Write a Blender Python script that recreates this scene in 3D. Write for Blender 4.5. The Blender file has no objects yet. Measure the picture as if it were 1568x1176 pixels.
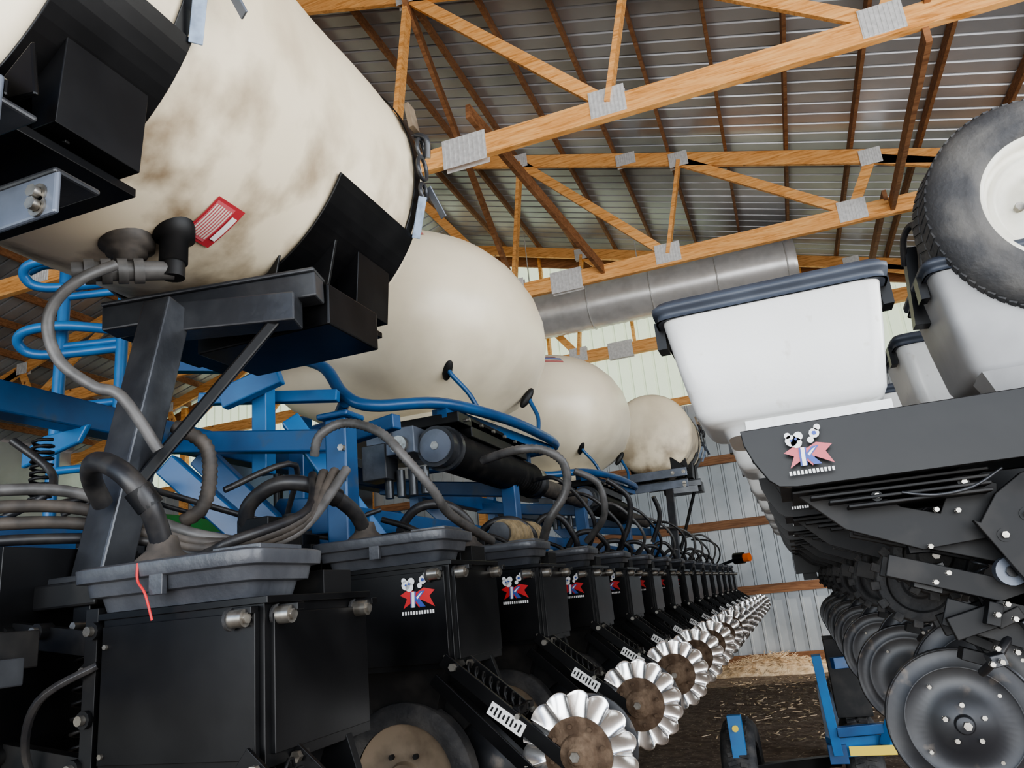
import bpy, math, random
from mathutils import Vector, Matrix
random.seed(7)
H=1.45
V=Vector
scene=bpy.context.scene
COL=bpy.context.collection
# ---------------------------------------------------------------- materials
def mat(name,c1,c2=None,rough=.5,metal=0,scale=6,lo=.4,hi=.65,bump=0,bscale=40,spec=.5,c3=None,scale3=2.,lo3=.55,hi3=.7,stretch=None,trans=0,zfade=None):
    m=bpy.data.materials.new(name);m.use_nodes=True;nt=m.node_tree;N=nt.nodes;Lk=nt.links
    b=N['Principled BSDF'];b.inputs['Roughness'].default_value=rough;b.inputs['Metallic'].default_value=metal
    b.inputs['Specular IOR Level'].default_value=spec
    tc=N.new('ShaderNodeTexCoord');src=tc.outputs['Object']
    if stretch:
        mp=N.new('ShaderNodeMapping');mp.inputs['Scale'].default_value=stretch;Lk.new(src,mp.inputs[0]);src=mp.outputs[0]
    def mask(sc,l,h,det=6):
        n=N.new('ShaderNodeTexNoise');n.inputs['Scale'].default_value=sc;n.inputs['Detail'].default_value=det;Lk.new(src,n.inputs['Vector'])
        r=N.new('ShaderNodeMapRange');r.inputs[1].default_value=l;r.inputs[2].default_value=h;Lk.new(n.outputs[0],r.inputs[0]);return r.outputs[0]
    if c2 is None: b.inputs['Base Color'].default_value=(*c1,1)
    else:
        mx=N.new('ShaderNodeMix');mx.data_type='RGBA';mx.inputs[6].default_value=(*c1,1);mx.inputs[7].default_value=(*c2,1)
        Lk.new(mask(scale,lo,hi),mx.inputs[0]);out=mx.outputs[2]
        if c3:
            m2=N.new('ShaderNodeMix');m2.data_type='RGBA';m2.inputs[7].default_value=(*c3,1);Lk.new(out,m2.inputs[6])
            f=mask(scale3,lo3,hi3,10)
            if zfade:
                sp=N.new('ShaderNodeSeparateXYZ');Lk.new(tc.outputs['Object'],sp.inputs[0])
                r=N.new('ShaderNodeMapRange');r.inputs[1].default_value=zfade[0];r.inputs[2].default_value=zfade[1];r.inputs[3].default_value=.12;r.inputs[4].default_value=1;Lk.new(sp.outputs[2],r.inputs[0])
                mu=N.new('ShaderNodeMath');mu.operation='MULTIPLY';Lk.new(f,mu.inputs[0]);Lk.new(r.outputs[0],mu.inputs[1]);f=mu.outputs[0]
            Lk.new(f,m2.inputs[0]);out=m2.outputs[2]
        Lk.new(out,b.inputs['Base Color'])
    if bump:
        n=N.new('ShaderNodeTexNoise');n.inputs['Scale'].default_value=bscale;n.inputs['Detail'].default_value=5;Lk.new(src,n.inputs['Vector'])
        bp=N.new('ShaderNodeBump');bp.inputs['Strength'].default_value=bump;bp.inputs['Distance'].default_value=.02;Lk.new(n.outputs[0],bp.inputs['Height']);Lk.new(bp.outputs[0],b.inputs['Normal'])
    if trans:
        t=N.new('ShaderNodeBsdfTranslucent');t.inputs[0].default_value=(*c1,1);ms=N.new('ShaderNodeMixShader');ms.inputs[0].default_value=trans
        Lk.new(b.outputs[0],ms.inputs[1]);Lk.new(t.outputs[0],ms.inputs[2]);Lk.new(ms.outputs[0],N['Material Output'].inputs[0])
    return m
def wood(name,a,b_,c,knot=(.2,.07,.025)):
    m=bpy.data.materials.new(name);m.use_nodes=True;nt=m.node_tree;N=nt.nodes;Lk=nt.links;b=N['Principled BSDF'];b.inputs['Roughness'].default_value=.6
    tc=N.new('ShaderNodeTexCoord');mp=N.new('ShaderNodeMapping');mp.inputs['Scale'].default_value=(1.2,6,14);Lk.new(tc.outputs['Object'],mp.inputs[0])
    n=N.new('ShaderNodeTexNoise');n.inputs['Scale'].default_value=2.2;n.inputs['Detail'].default_value=8;n.inputs['Distortion'].default_value=1.2;Lk.new(mp.outputs[0],n.inputs['Vector'])
    r=N.new('ShaderNodeValToRGB');r.color_ramp.elements[0].position=.3;r.color_ramp.elements[0].color=(*c,1);r.color_ramp.elements[1].position=.65;r.color_ramp.elements[1].color=(*a,1)
    e=r.color_ramp.elements.new(.47);e.color=(*b_,1);Lk.new(n.outputs[0],r.inputs[0])
    v=N.new('ShaderNodeTexVoronoi');v.inputs['Scale'].default_value=2.6;Lk.new(tc.outputs['Object'],v.inputs['Vector'])
    k=N.new('ShaderNodeMapRange');k.inputs[1].default_value=.05;k.inputs[2].default_value=.09;k.inputs[3].default_value=1;k.inputs[4].default_value=0;Lk.new(v.outputs['Distance'],k.inputs[0])
    mx=N.new('ShaderNodeMix');mx.data_type='RGBA';mx.inputs[7].default_value=(*knot,1);Lk.new(r.outputs[0],mx.inputs[6]);Lk.new(k.outputs[0],mx.inputs[0]);Lk.new(mx.outputs[2],b.inputs['Base Color'])
    return m
WOOD=wood('pine_lumber',(.92,.52,.20),(.80,.39,.13),(.56,.24,.06))
WOODD=wood('purlin_lumber',(.36,.18,.085),(.27,.125,.055),(.18,.078,.035))
ROOF=mat('galvanised_roof_steel',(.47,.48,.495),(.32,.33,.345),.34,.45,scale=1.2,bump=.05,bscale=3,c3=(.66,.67,.69),scale3=.6,lo3=.5,hi3=.7)
WALL=mat('wall_steel_white',(.44,.475,.50),(.34,.365,.385),.38,.25,scale=1.2,c3=(.58,.6,.61),scale3=.8,lo3=.5,hi3=.7)
SKYL=mat('translucent_wall_panel',(.80,.88,.62),(.72,.8,.55),.5,0,scale=1.5,trans=.6)
GALV=mat('galvanised_plate',(.82,.83,.82),(.68,.69,.68),.35,.35,scale=25)
DUCT=mat('spiral_duct_steel',(.92,.93,.93),(.8,.81,.81),.3,.4,scale=5)
DIRT=mat('dirt_floor',(.13,.09,.062),(.24,.18,.13),.95,0,scale=9,bump=.8,bscale=25,c3=(.5,.42,.3),scale3=30,lo3=.60,hi3=.68)
POLY=mat('cream_poly_clean',(.77,.69,.53),(.71,.63,.48),.30,0,scale=2.5,lo=.35,hi=.7,bump=.04,bscale=6,c3=(.42,.36,.27),scale3=3,lo3=.42,hi3=.9,zfade=(.3,-.45))
POLYD=mat('cream_poly_dirty',(.82,.72,.54),(.73,.63,.46),.38,0,scale=2.4,lo=.4,hi=.7,bump=.05,bscale=8,c3=(.22,.15,.085),scale3=5.5,lo3=.44,hi3=.66,stretch=(1,1,.8),zfade=(.10,-.45))
WHITEH=mat('white_hopper_plastic',(.74,.74,.72),(.68,.68,.66),.24,0,scale=4,bump=.02,bscale=160,c3=(.45,.42,.36),scale3=24,lo3=.64,hi3=.8)
GREYH=mat('shaded_hopper_grey',(.34,.34,.34),(.26,.26,.26),.38,0,scale=5)  # shade painted into the grey of the second-rank hopper
LIDG=mat('grey_lid_plastic',(.042,.045,.052),(.075,.078,.085),.36,0,scale=8,bump=.08,bscale=60)
LIDB=mat('slate_lid_plastic',(.065,.076,.098),(.045,.053,.07),.5,0,scale=9)
BLACK=mat('black_paint',(.004,.004,.0045),(.008,.008,.0085),.32,0,scale=8,bump=.03,bscale=10,spec=.3)
BLACKD=mat('black_dusty',(.007,.007,.0075),(.03,.027,.024),.5,0,scale=11,lo=.5,hi=.8,spec=.35)
STEELD=mat('dark_disc_steel',(.030,.031,.035),(.06,.06,.061),.42,.4,scale=9,c3=(.16,.13,.10),scale3=14,lo3=.6,hi3=.75)
BLUE=mat('blue_paint',(.010,.075,.20),(.008,.05,.14),.33,0,scale=6,c3=(.05,.07,.09),scale3=9,lo3=.62,hi3=.8)
LBLUE=mat('light_blue_paint',(.026,.15,.36),(.02,.11,.28),.35,0,scale=6)
GUN=mat('grey_gunmetal_paint',(.035,.037,.042),(.065,.068,.073),.28,.3,scale=8,bump=.05,bscale=30)
SLATE=mat('slate_steel_paint',(.15,.17,.21),(.10,.115,.14),.35,.3,scale=8)
SILV=mat('zinc_steel',(.42,.40,.36),(.22,.20,.17),.33,.85,scale=30)
CHROME=mat('polished_cast_steel',(.92,.91,.89),(.66,.64,.61),.26,.9,scale=20)
RUST=mat('rusty_soil_hub',(.08,.05,.03),(.17,.12,.08),.85,.1,scale=30,bump=.4)
TAN=mat('tan_wheel_paint',(.22,.17,.12),(.12,.09,.06),.6,0,scale=12)
RUB=mat('tyre_rubber',(.020,.020,.021),(.06,.056,.052),.7,0,scale=14,bump=.2,bscale=80)
RUBD=mat('dusty_tyre_rubber',(.045,.045,.047),(.10,.095,.088),.75,0,scale=10,bump=.2,bscale=80)
HOSE=mat('hose_black_rubber',(.016,.016,.018),(.04,.037,.034),.42,0,scale=20)
HOSEG=mat('hose_grey_corrugated',(.11,.105,.10),(.06,.058,.055),.45,0,scale=20)
HOSEB=mat('hose_brown_dusty',(.045,.039,.034),(.09,.075,.062),.6,0,scale=20)
RED=mat('red_decal',(.55,.03,.03));WHT=mat('white_decal_and_daylight',(.8,.8,.78));BLU2=mat('blue_decal',(.05,.09,.35));YEL=mat('yellow_decal',(.8,.6,.08))
PINK=mat('faded_red_decal',(.55,.12,.14));LRED=mat('red_label',(.42,.04,.05));FBLU=mat('faded_blue_stripe',(.16,.20,.38));FRED=mat('faded_red_stripe',(.5,.18,.17))
AMB=mat('amber_lens',(.9,.18,.02),rough=.2);GREEN=mat('tractor_green',(.02,.22,.05),(.02,.16,.04),.35,0,scale=4)
GLASS=mat('dark_cab_glass',(.03,.04,.05),rough=.08);TANF=mat('tan_filter',(.34,.26,.15),(.2,.155,.09),.6,scale=40)
SUNSTRAW=mat('sunlit_straw',(.95,.74,.50),(.6,.42,.25),.8,0,scale=9,bump=.6,bscale=60)  # straw lightened to paint sunlight on the mound; litter uses it too
WRIM=mat('cream_rim_paint',(.74,.72,.62),(.6,.57,.48),.4,0,scale=8)
BUCK=mat('buckle_webbing',(.30,.38,.5),(.2,.25,.33),.5,.3,scale=30)
# ---------------------------------------------------------------- mesh builder
def basis(ax):
    ax=V(ax).normalized();t=V((0,0,1)) if abs(ax.z)<.9 else V((0,1,0))
    a=t.cross(ax).normalized();b=ax.cross(a).normalized();return a,b,ax
def smoothpath(pts,k=6,closed=False):
    pts=[V(p) for p in pts];n=len(pts)
    if n<3: return pts
    out=[]
    rng=n if closed else n-1
    for i in range(rng):
        if closed: p0,p1,p2,p3=pts[i-1],pts[i],pts[(i+1)%n],pts[(i+2)%n]
        else: p0=pts[max(i-1,0)];p1=pts[i];p2=pts[i+1];p3=pts[min(i+2,n-1)]
        for j in range(k):
            t=j/k
            out.append(.5*((2*p1)+(p2-p0)*t+(2*p0-5*p1+4*p2-p3)*t*t+(3*p1-p0-3*p2+p3)*t**3))
    if not closed: out.append(pts[-1])
    return out
class MB:
    def __init__(s): s.v=[];s.f=[];s.mi=[];s.sm=[];s.ms=[]
    def mid(s,m):
        if m not in s.ms: s.ms.append(m)
        return s.ms.index(m)
    def add(s,vs,fs,m,sm=False):
        o=len(s.v);s.v+=[tuple(v) for v in vs];k=s.mid(m)
        for f in fs: s.f.append([i+o for i in f]);s.mi.append(k);s.sm.append(sm)
    def box(s,c,d,m,M=None,taper=(1,1)):
        x,y,z=[q/2 for q in d];tx,ty=taper
        vs=[V((-x*tx,-y*ty,-z)),V((x*tx,-y*ty,-z)),V((x*tx,y*ty,-z)),V((-x*tx,y*ty,-z)),V((-x,-y,z)),V((x,-y,z)),V((x,y,z)),V((-x,y,z))]
        if M: vs=[M@q for q in vs]
        vs=[q+V(c) for q in vs]
        s.add(vs,[(0,3,2,1),(4,5,6,7),(0,1,5,4),(1,2,6,5),(2,3,7,6),(3,0,4,7)],m)
    def bx(s,a,b,m): s.box([(a[i]+b[i])/2 for i in range(3)],[abs(b[i]-a[i]) for i in range(3)],m)
    def beam(s,p,q,w,h,m,up=(0,0,1)):
        p=V(p);q=V(q);d=(q-p).normalized();u=V(up)
        if abs(d.dot(u))>.95:u=V((0,1,0))
        a=d.cross(u).normalized();b=a.cross(d).normalized();a=a*w/2;b=b*h/2
        vs=[p-a-b,p+a-b,p+a+b,p-a+b,q-a-b,q+a-b,q+a+b,q-a+b]
        s.add(vs,[(3,2,1,0),(4,5,6,7),(0,1,5,4),(1,2,6,5),(2,3,7,6),(3,0,4,7)],m)
    def cyl(s,p,q,r,m,r2=None,n=16):
        p=V(p);q=V(q);r2=r if r2 is None else r2;a,b,_=basis(q-p);vs=[]
        for i in range(n):
            t=2*math.pi*i/n;e=a*math.cos(t)+b*math.sin(t);vs+=[p+e*r,q+e*r2]
        s.add(vs,[(2*i,2*((i+1)%n),2*((i+1)%n)+1,2*i+1) for i in range(n)],m,True)
        s.add(vs[0::2],[tuple(reversed(range(n)))],m);s.add(vs[1::2],[tuple(range(n))],m)
    def lathe(s,o,ax,prof,m,n=32,sm=True):
        a,b,c=basis(ax);o=V(o);vs=[];k=len(prof)
        for i in range(n):
            t=2*math.pi*i/n;e=a*math.cos(t)+b*math.sin(t)
            for (r,h) in prof: vs.append(o+e*r+c*h)
        fs=[]
        for i in range(n):
            j=(i+1)%n
            for q in range(k-1): fs.append((i*k+q,j*k+q,j*k+q+1,i*k+q+1))
        s.add(vs,fs,m,sm)
    def tube(s,pts,r,m,n=8,closed=False,sub=6,rib=0):
        P=smoothpath(pts,sub,closed) if len(pts)>2 else [V(p) for p in pts]
        if rib:
            Q=[]
            for i in range(len(P)-1):
                L=(P[i+1]-P[i]).length;c=max(1,int(L/rib))
                for j in range(c): Q.append(P[i].lerp(P[i+1],j/c))
            Q.append(P[-1]);P=Q
        N=len(P);vs=[];prev=None
        for i in range(N):
            d=(P[(i+1)%N]-P[i-1]) if closed else (P[min(i+1,N-1)]-P[max(i-1,0)])
            if d.length<1e-9:d=V((0,0,1))
            d.normalize()
            if prev is None: a=basis(d)[0]
            else:
                a=prev-d*prev.dot(d)
                if a.length<1e-6:a=basis(d)[0]
                a.normalize()
            prev=a;b=d.cross(a);rr=r*(1+(.13 if i%2 else -.05)) if rib else r
            for j in range(n):
                t=2*math.pi*j/n;vs.append(P[i]+(a*math.cos(t)+b*math.sin(t))*rr)
        fs=[]
        for i in range(N if closed else N-1):
            k=(i+1)%N
            for j in range(n): fs.append((i*n+j,i*n+(j+1)%n,k*n+(j+1)%n,k*n+j))
        s.add(vs,fs,m,True)
        if not closed: s.add(vs[:n],[tuple(reversed(range(n)))],m);s.add(vs[-n:],[tuple(range(n))],m)
    def loft(s,rings,m,cap=True,sm=True):
        n=len(rings[0]);vs=[p for r in rings for p in r];fs=[]
        for i in range(len(rings)-1):
            for j in range(n): fs.append((i*n+j,i*n+(j+1)%n,(i+1)*n+(j+1)%n,(i+1)*n+j))
        s.add(vs,fs,m,sm)
        if cap: s.add(rings[0],[tuple(reversed(range(n)))],m);s.add(rings[-1],[tuple(range(n))],m)
    def sphere(s,c,r,m,n=14,sc=(1,1,1),M=None):
        k=n//2;rings=[]
        for i in range(1,k):
            t=-math.pi/2+math.pi*i/k;ring=[]
            for j in range(n):
                p=V((r*sc[0]*math.cos(t)*math.cos(2*math.pi*j/n),r*sc[1]*math.cos(t)*math.sin(2*math.pi*j/n),r*sc[2]*math.sin(t)))
                if M: p=M@p
                ring.append(V(c)+p)
            rings.append(ring)
        s.loft(rings,m)
    def prism(s,pts,o,ux,uy,th,m):
        o=V(o);ux=V(ux).normalized();uy=V(uy).normalized();nz=ux.cross(uy).normalized();n=len(pts)
        A=[o+ux*p[0]+uy*p[1] for p in pts];B=[a+nz*th for a in A]
        s.add(A+B,[tuple(reversed(range(n))),tuple(range(n,2*n))]+[(i,(i+1)%n,(i+1)%n+n,i+n) for i in range(n)],m)
    def obj(s,name,parent=None,bevel=0,zoff=H,recenter=True,seg=2):
        me=bpy.data.meshes.new(name);vs=[V(v)+V((0,0,zoff)) for v in s.v];c=V((0,0,0))
        if recenter:
            lo=V([min(v[i] for v in vs) for i in range(3)]);hi=V([max(v[i] for v in vs) for i in range(3)]);c=(lo+hi)/2
        me.from_pydata([v-c for v in vs],[],s.f)
        for m in s.ms: me.materials.append(m)
        me.polygons.foreach_set('material_index',s.mi);me.polygons.foreach_set('use_smooth',s.sm);me.update()
        ob=bpy.data.objects.new(name,me);COL.objects.link(ob);ob.location=c
        if bevel:
            b=ob.modifiers.new('bevel','BEVEL');b.width=bevel;b.segments=seg;b.limit_method='ANGLE';b.angle_limit=math.radians(50)
        return ob
def empty(name,loc=(0,0,0)):
    e=bpy.data.objects.new(name,None);COL.objects.link(e);e.location=loc;return e
def child(ob,par):
    ob.parent=par;ob.matrix_parent_inverse=Matrix.Translation(-par.location)
    return ob
def rrect(cx,cy,z,hx,hy,n=48,p=3.):
    out=[]
    for i in range(n):
        t=2*math.pi*i/n;c,s_=math.cos(t),math.sin(t)
        out.append(V((cx+hx*math.copysign(abs(c)**(2/p),c),cy+hy*math.copysign(abs(s_)**(2/p),s_),z)))
    return out
# ---------------------------------------------------------------- camera
R=V((.9357,.3396,-.0955)).normalized();F=V((-.3033,.9126,.2739)).normalized();U=R.cross(F).normalized();F=U.cross(R)
cd=bpy.data.cameras.new('camera');cam=bpy.data.objects.new('camera',cd);COL.objects.link(cam)
M=Matrix((R,U,-F)).transposed().to_4x4();M.translation=(0,0,H);cam.matrix_world=M
cd.lens=26.85;cd.sensor_width=36;cd.clip_start=.02;scene.camera=cam
# ---------------------------------------------------------------- building
XR,XL,RX=4.7,-15.7,-5.5;YF,YB=-6,14.15
def roofz(x): return 5.845-.29*x if x>RX else 5.845-.29*RX+.29*(x-RX)
b=MB();per=.2286
prof=[(0,0),(.10,0),(.112,.026),(.136,.026),(.148,0)]
ys=[];y=YF
while y<YB:
    for (a,h) in prof: ys.append((y+a,h))
    y+=per
for (xa,xb) in ((RX,XR+.4),(XL-.4,RX)):
    vs=[]
    for (yy,h) in ys: vs+=[V((xa,yy,roofz(xa)+h)),V((xb,yy,roofz(xb)+h))]
    b.add(vs,[(2*i,2*i+2,2*i+3,2*i+1) for i in range(len(ys)-1)],ROOF)
b.obj('ceiling')
b=MB();prof=[(0,0),(.14,0),(.152,-.02),(.18,-.02),(.192,0)]
xs=[];x=XL
while x<XR:
    for (a,h) in prof: xs.append((x+a,h))
    x+=per
for (z0,z1,m) in ((-H,3.2,WALL),(3.2,None,SKYL)):
    vs=[]
    for (xx,h) in xs: vs+=[V((xx,YB+h,z0)),V((xx,YB+h,(roofz(xx)-.02) if z1 is None else z1))]
    b.add(vs,[(2*i,2*i+1,2*i+3,2*i+2) for i in range(len(xs)-1)],m)
b.obj('wall_back')
b=MB();b.bx((XL-.05,YF,-H),(XL,YB,4.42),WALL);b.obj('wall_left')
b=MB();b.bx((XR,-6,-H),(XR+.05,-3,4.4),WALL);b.bx((XR,6.5,-H),(XR+.05,YB,4.4),WALL);b.bx((XR,-3,3.3),(XR+.05,6.5,4.4),WALL);b.obj('wall_right')
b=MB();nx,ny=60,60
vs=[];fs=[]
for j in range(ny+1):
    for i in range(nx+1):
        vs.append(V((-17+23*i/nx,-8+22.3*j/ny,-H+random.uniform(-.012,.008))))
for j in range(ny):
    for i in range(nx): fs.append((j*(nx+1)+i,j*(nx+1)+i+1,(j+1)*(nx+1)+i+1,(j+1)*(nx+1)+i))
b.add(vs,fs,DIRT,True);b.obj('floor')
b=MB();b.box((-5,8,-H-.12),(300,300,.05),DIRT);b.obj('ground_outside')
n=1
for z in (-1.3,-.19,.95,2.1,3.28,4.43):
    b=MB();b.beam((XL,YB-.06,z),(XR,YB-.06,z),.05,.15,WOOD if z>3 else WOODD);b.obj('trim_%d'%n);n+=1
b=MB()
for x in (-12.8,-10.4,-8,-5.5,3.6): b.beam((x,YB-.16,-H),(x,YB-.16,roofz(x)-.2),.14,.14,WOOD)
for x in (-2.1,1.05,-3.8): b.beam((x,YB-.13,4.43),(x,YB-.13,roofz(x)-.2),.05,.14,WOOD)
b.obj('wall_posts')
b=MB();b.beam((RX,YB-.1,roofz(RX)-.28),(XR,YB-.1,roofz(XR)-.28),.05,.2,WOODD);b.beam((RX,YB-.05,roofz(RX)-.1),(XR,YB-.05,roofz(XR)-.1),.04,.12,WHT);  # white board paints the daylight gap under the gable roof
b.beam((RX,YB-.1,roofz(RX)-.28),(XL,YB-.1,roofz(XL)-.28),.05,.2,WOODD);b.obj('trim_%d'%n)
b=MB();x=XR
while x>XL:
    z=roofz(x)-.085;b.beam((x,YF,z),(x,YB-.02,z),.04,.13,WOODD);x-=.76
b.obj('roof_purlins')
def truss(y):
    b=MB();zc=4.3
    b.beam((XL,y,zc),(XR,y,zc),.075,.22,WOOD);b.beam((RX,y,roofz(RX)-.27),(XR,y,roofz(XR)-.27),.05,.2,WOOD);b.beam((XL,y,roofz(XL)-.27),(RX,y,roofz(RX)-.27),.05,.2,WOOD)
    def tz(x): return roofz(x)-.3
    def plate(x,z,w=.34,h=.28):
        for sg in (-1,1):
            b.box((x,y+sg*.041,z),(w,.004,h),GALV)
            for i in range(9): b.box((x-w/2+w*(i+.5)/9,y+sg*.044,z),(.014,.006,h*.94),GALV)
    ws=[(1.5,1.85),(1.5,-.5),(-.85,-.5),(-.85,-2.8),(-3.1,-2.8),(-3.1,-5.1),(-5.5,-5.4),(3.6,1.85)]
    for (xb,xt) in ws:
        for (p,q) in ((xb,xt),(2*RX-xb,2*RX-xt)): b.beam((p,y,zc+.05),(q,y,tz(q)),.05,.13,WOOD)
    for xb in (1.5,-.85,-3.1,-5.5,-7.9,-10.15,-12.5): plate(xb,zc+.06)
    for xt in (1.85,-.5,-2.8,-5.1,-8.2,-10.5,-12.8): plate(xt,tz(xt)+.02,.26,.22)
    plate(-2.3,zc,.46,.32);plate(-1.22,roofz(-1.22)-.27,.28,.18)
    return b.obj('roof_truss')
for y in (-4.75,-1.1,2.55,6.2,9.85,13.5): tr=truss(y)
b=MB()
b.beam((-2.24,6.2,4.75),(-1.76,9.85,4.35),.05,.16,WOODD);b.beam((1.71,-1,4.45),(1.85,6.2,4.45),.05,.14,WOODD);b.beam((1.8,6.2,4.12),(1.95,9.85,4.3),.05,.14,WOODD);b.beam((1.9,9.8,4.45),(1.95,13.5,4.45),.05,.14,WOODD)
b.beam((-2.8,6.1,6.3),(-3.1,9.9,4.4),.05,.14,WOODD)
child(b.obj('truss_bracing'),tr)
b=MB();r=.42;prof=[];L0,L1=-9,1.0;dz=5.12
for i in range(int((L1-L0)/.06)+1): prof.append((r+(.012 if i%2 else 0),i*.06))
b.lathe((L0,13.1,dz),(1,0,0),prof,DUCT,36)
for i in range(9): b.tube([(L0+.6+i*1.15,13.1+math.cos(t*.5236)*(r+.02),dz+math.sin(t*.5236)*(r+.02)) for t in range(12)],.012,GALV,6,True,2)
for i in range(5): b.cyl((L0+1+i*2.1,13.1,dz+r),(L0+1+i*2.1,13.1,roofz(L0+1+i*2.1)-.05),.01,GALV,n=6)
b.obj('ventilation_duct')
# ---------------------------------------------------------------- decals
def logo(b,o,ux,uy,s,red=RED):
    o=V(o);ux=V(ux);uy=V(uy);nz=ux.cross(uy).normalized()
    def poly(pts,m,k=1): b.add([o+(ux*p[0]+uy*p[1])*s+nz*.0012*k for p in pts],[tuple(range(len(pts)))],m)
    def circ(x,y,r,m,k,n=10): poly([(x+r*math.cos(2*math.pi*i/n),y+r*math.sin(2*math.pi*i/n)) for i in range(n)],m,k)
    poly([(-.5,.05),(-.3,-.05),(-.42,-.3),(-.1,-.12),(.05,-.3),(.12,-.1),(.5,-.3),(.36,-.02),(.52,.12),(.2,.2),(0,.1),(-.25,.18)],red,1)
    poly([(-.18,.12),(-.02,.12),(-.04,-.02),(.1,.12),(.24,.12),(.06,-.06),(.24,-.28),(.08,-.28),(-.04,-.12),(-.06,-.28),(-.2,-.28)],BLU2,2)
    for (x,y,r_) in ((-.3,.3,.13),(-.14,.38,.1),(-.2,.24,.12),(.2,.4,.11),(.28,.52,.07),(-.36,.42,.07),(.1,.26,.07)): circ(x,y,r_,WHT,3)
    for (x,y,r_) in ((-.3,.3,.03),(-.2,.32,.03),(.2,.4,.05)): circ(x,y,r_,BLU2,4,6)
    for i in range(12):
        x=-.46+i*.08;poly([(x,-.46),(x+.05,-.46),(x+.05,-.37),(x,-.37)],WHT,1)
    poly([(-.14,.12),(-.06,.12),(-.08,-.28),(-.16,-.28)],WHT,3);poly([(.1,.06),(.18,.1),(.02,-.08),(-.02,-.04)],WHT,3)
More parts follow.
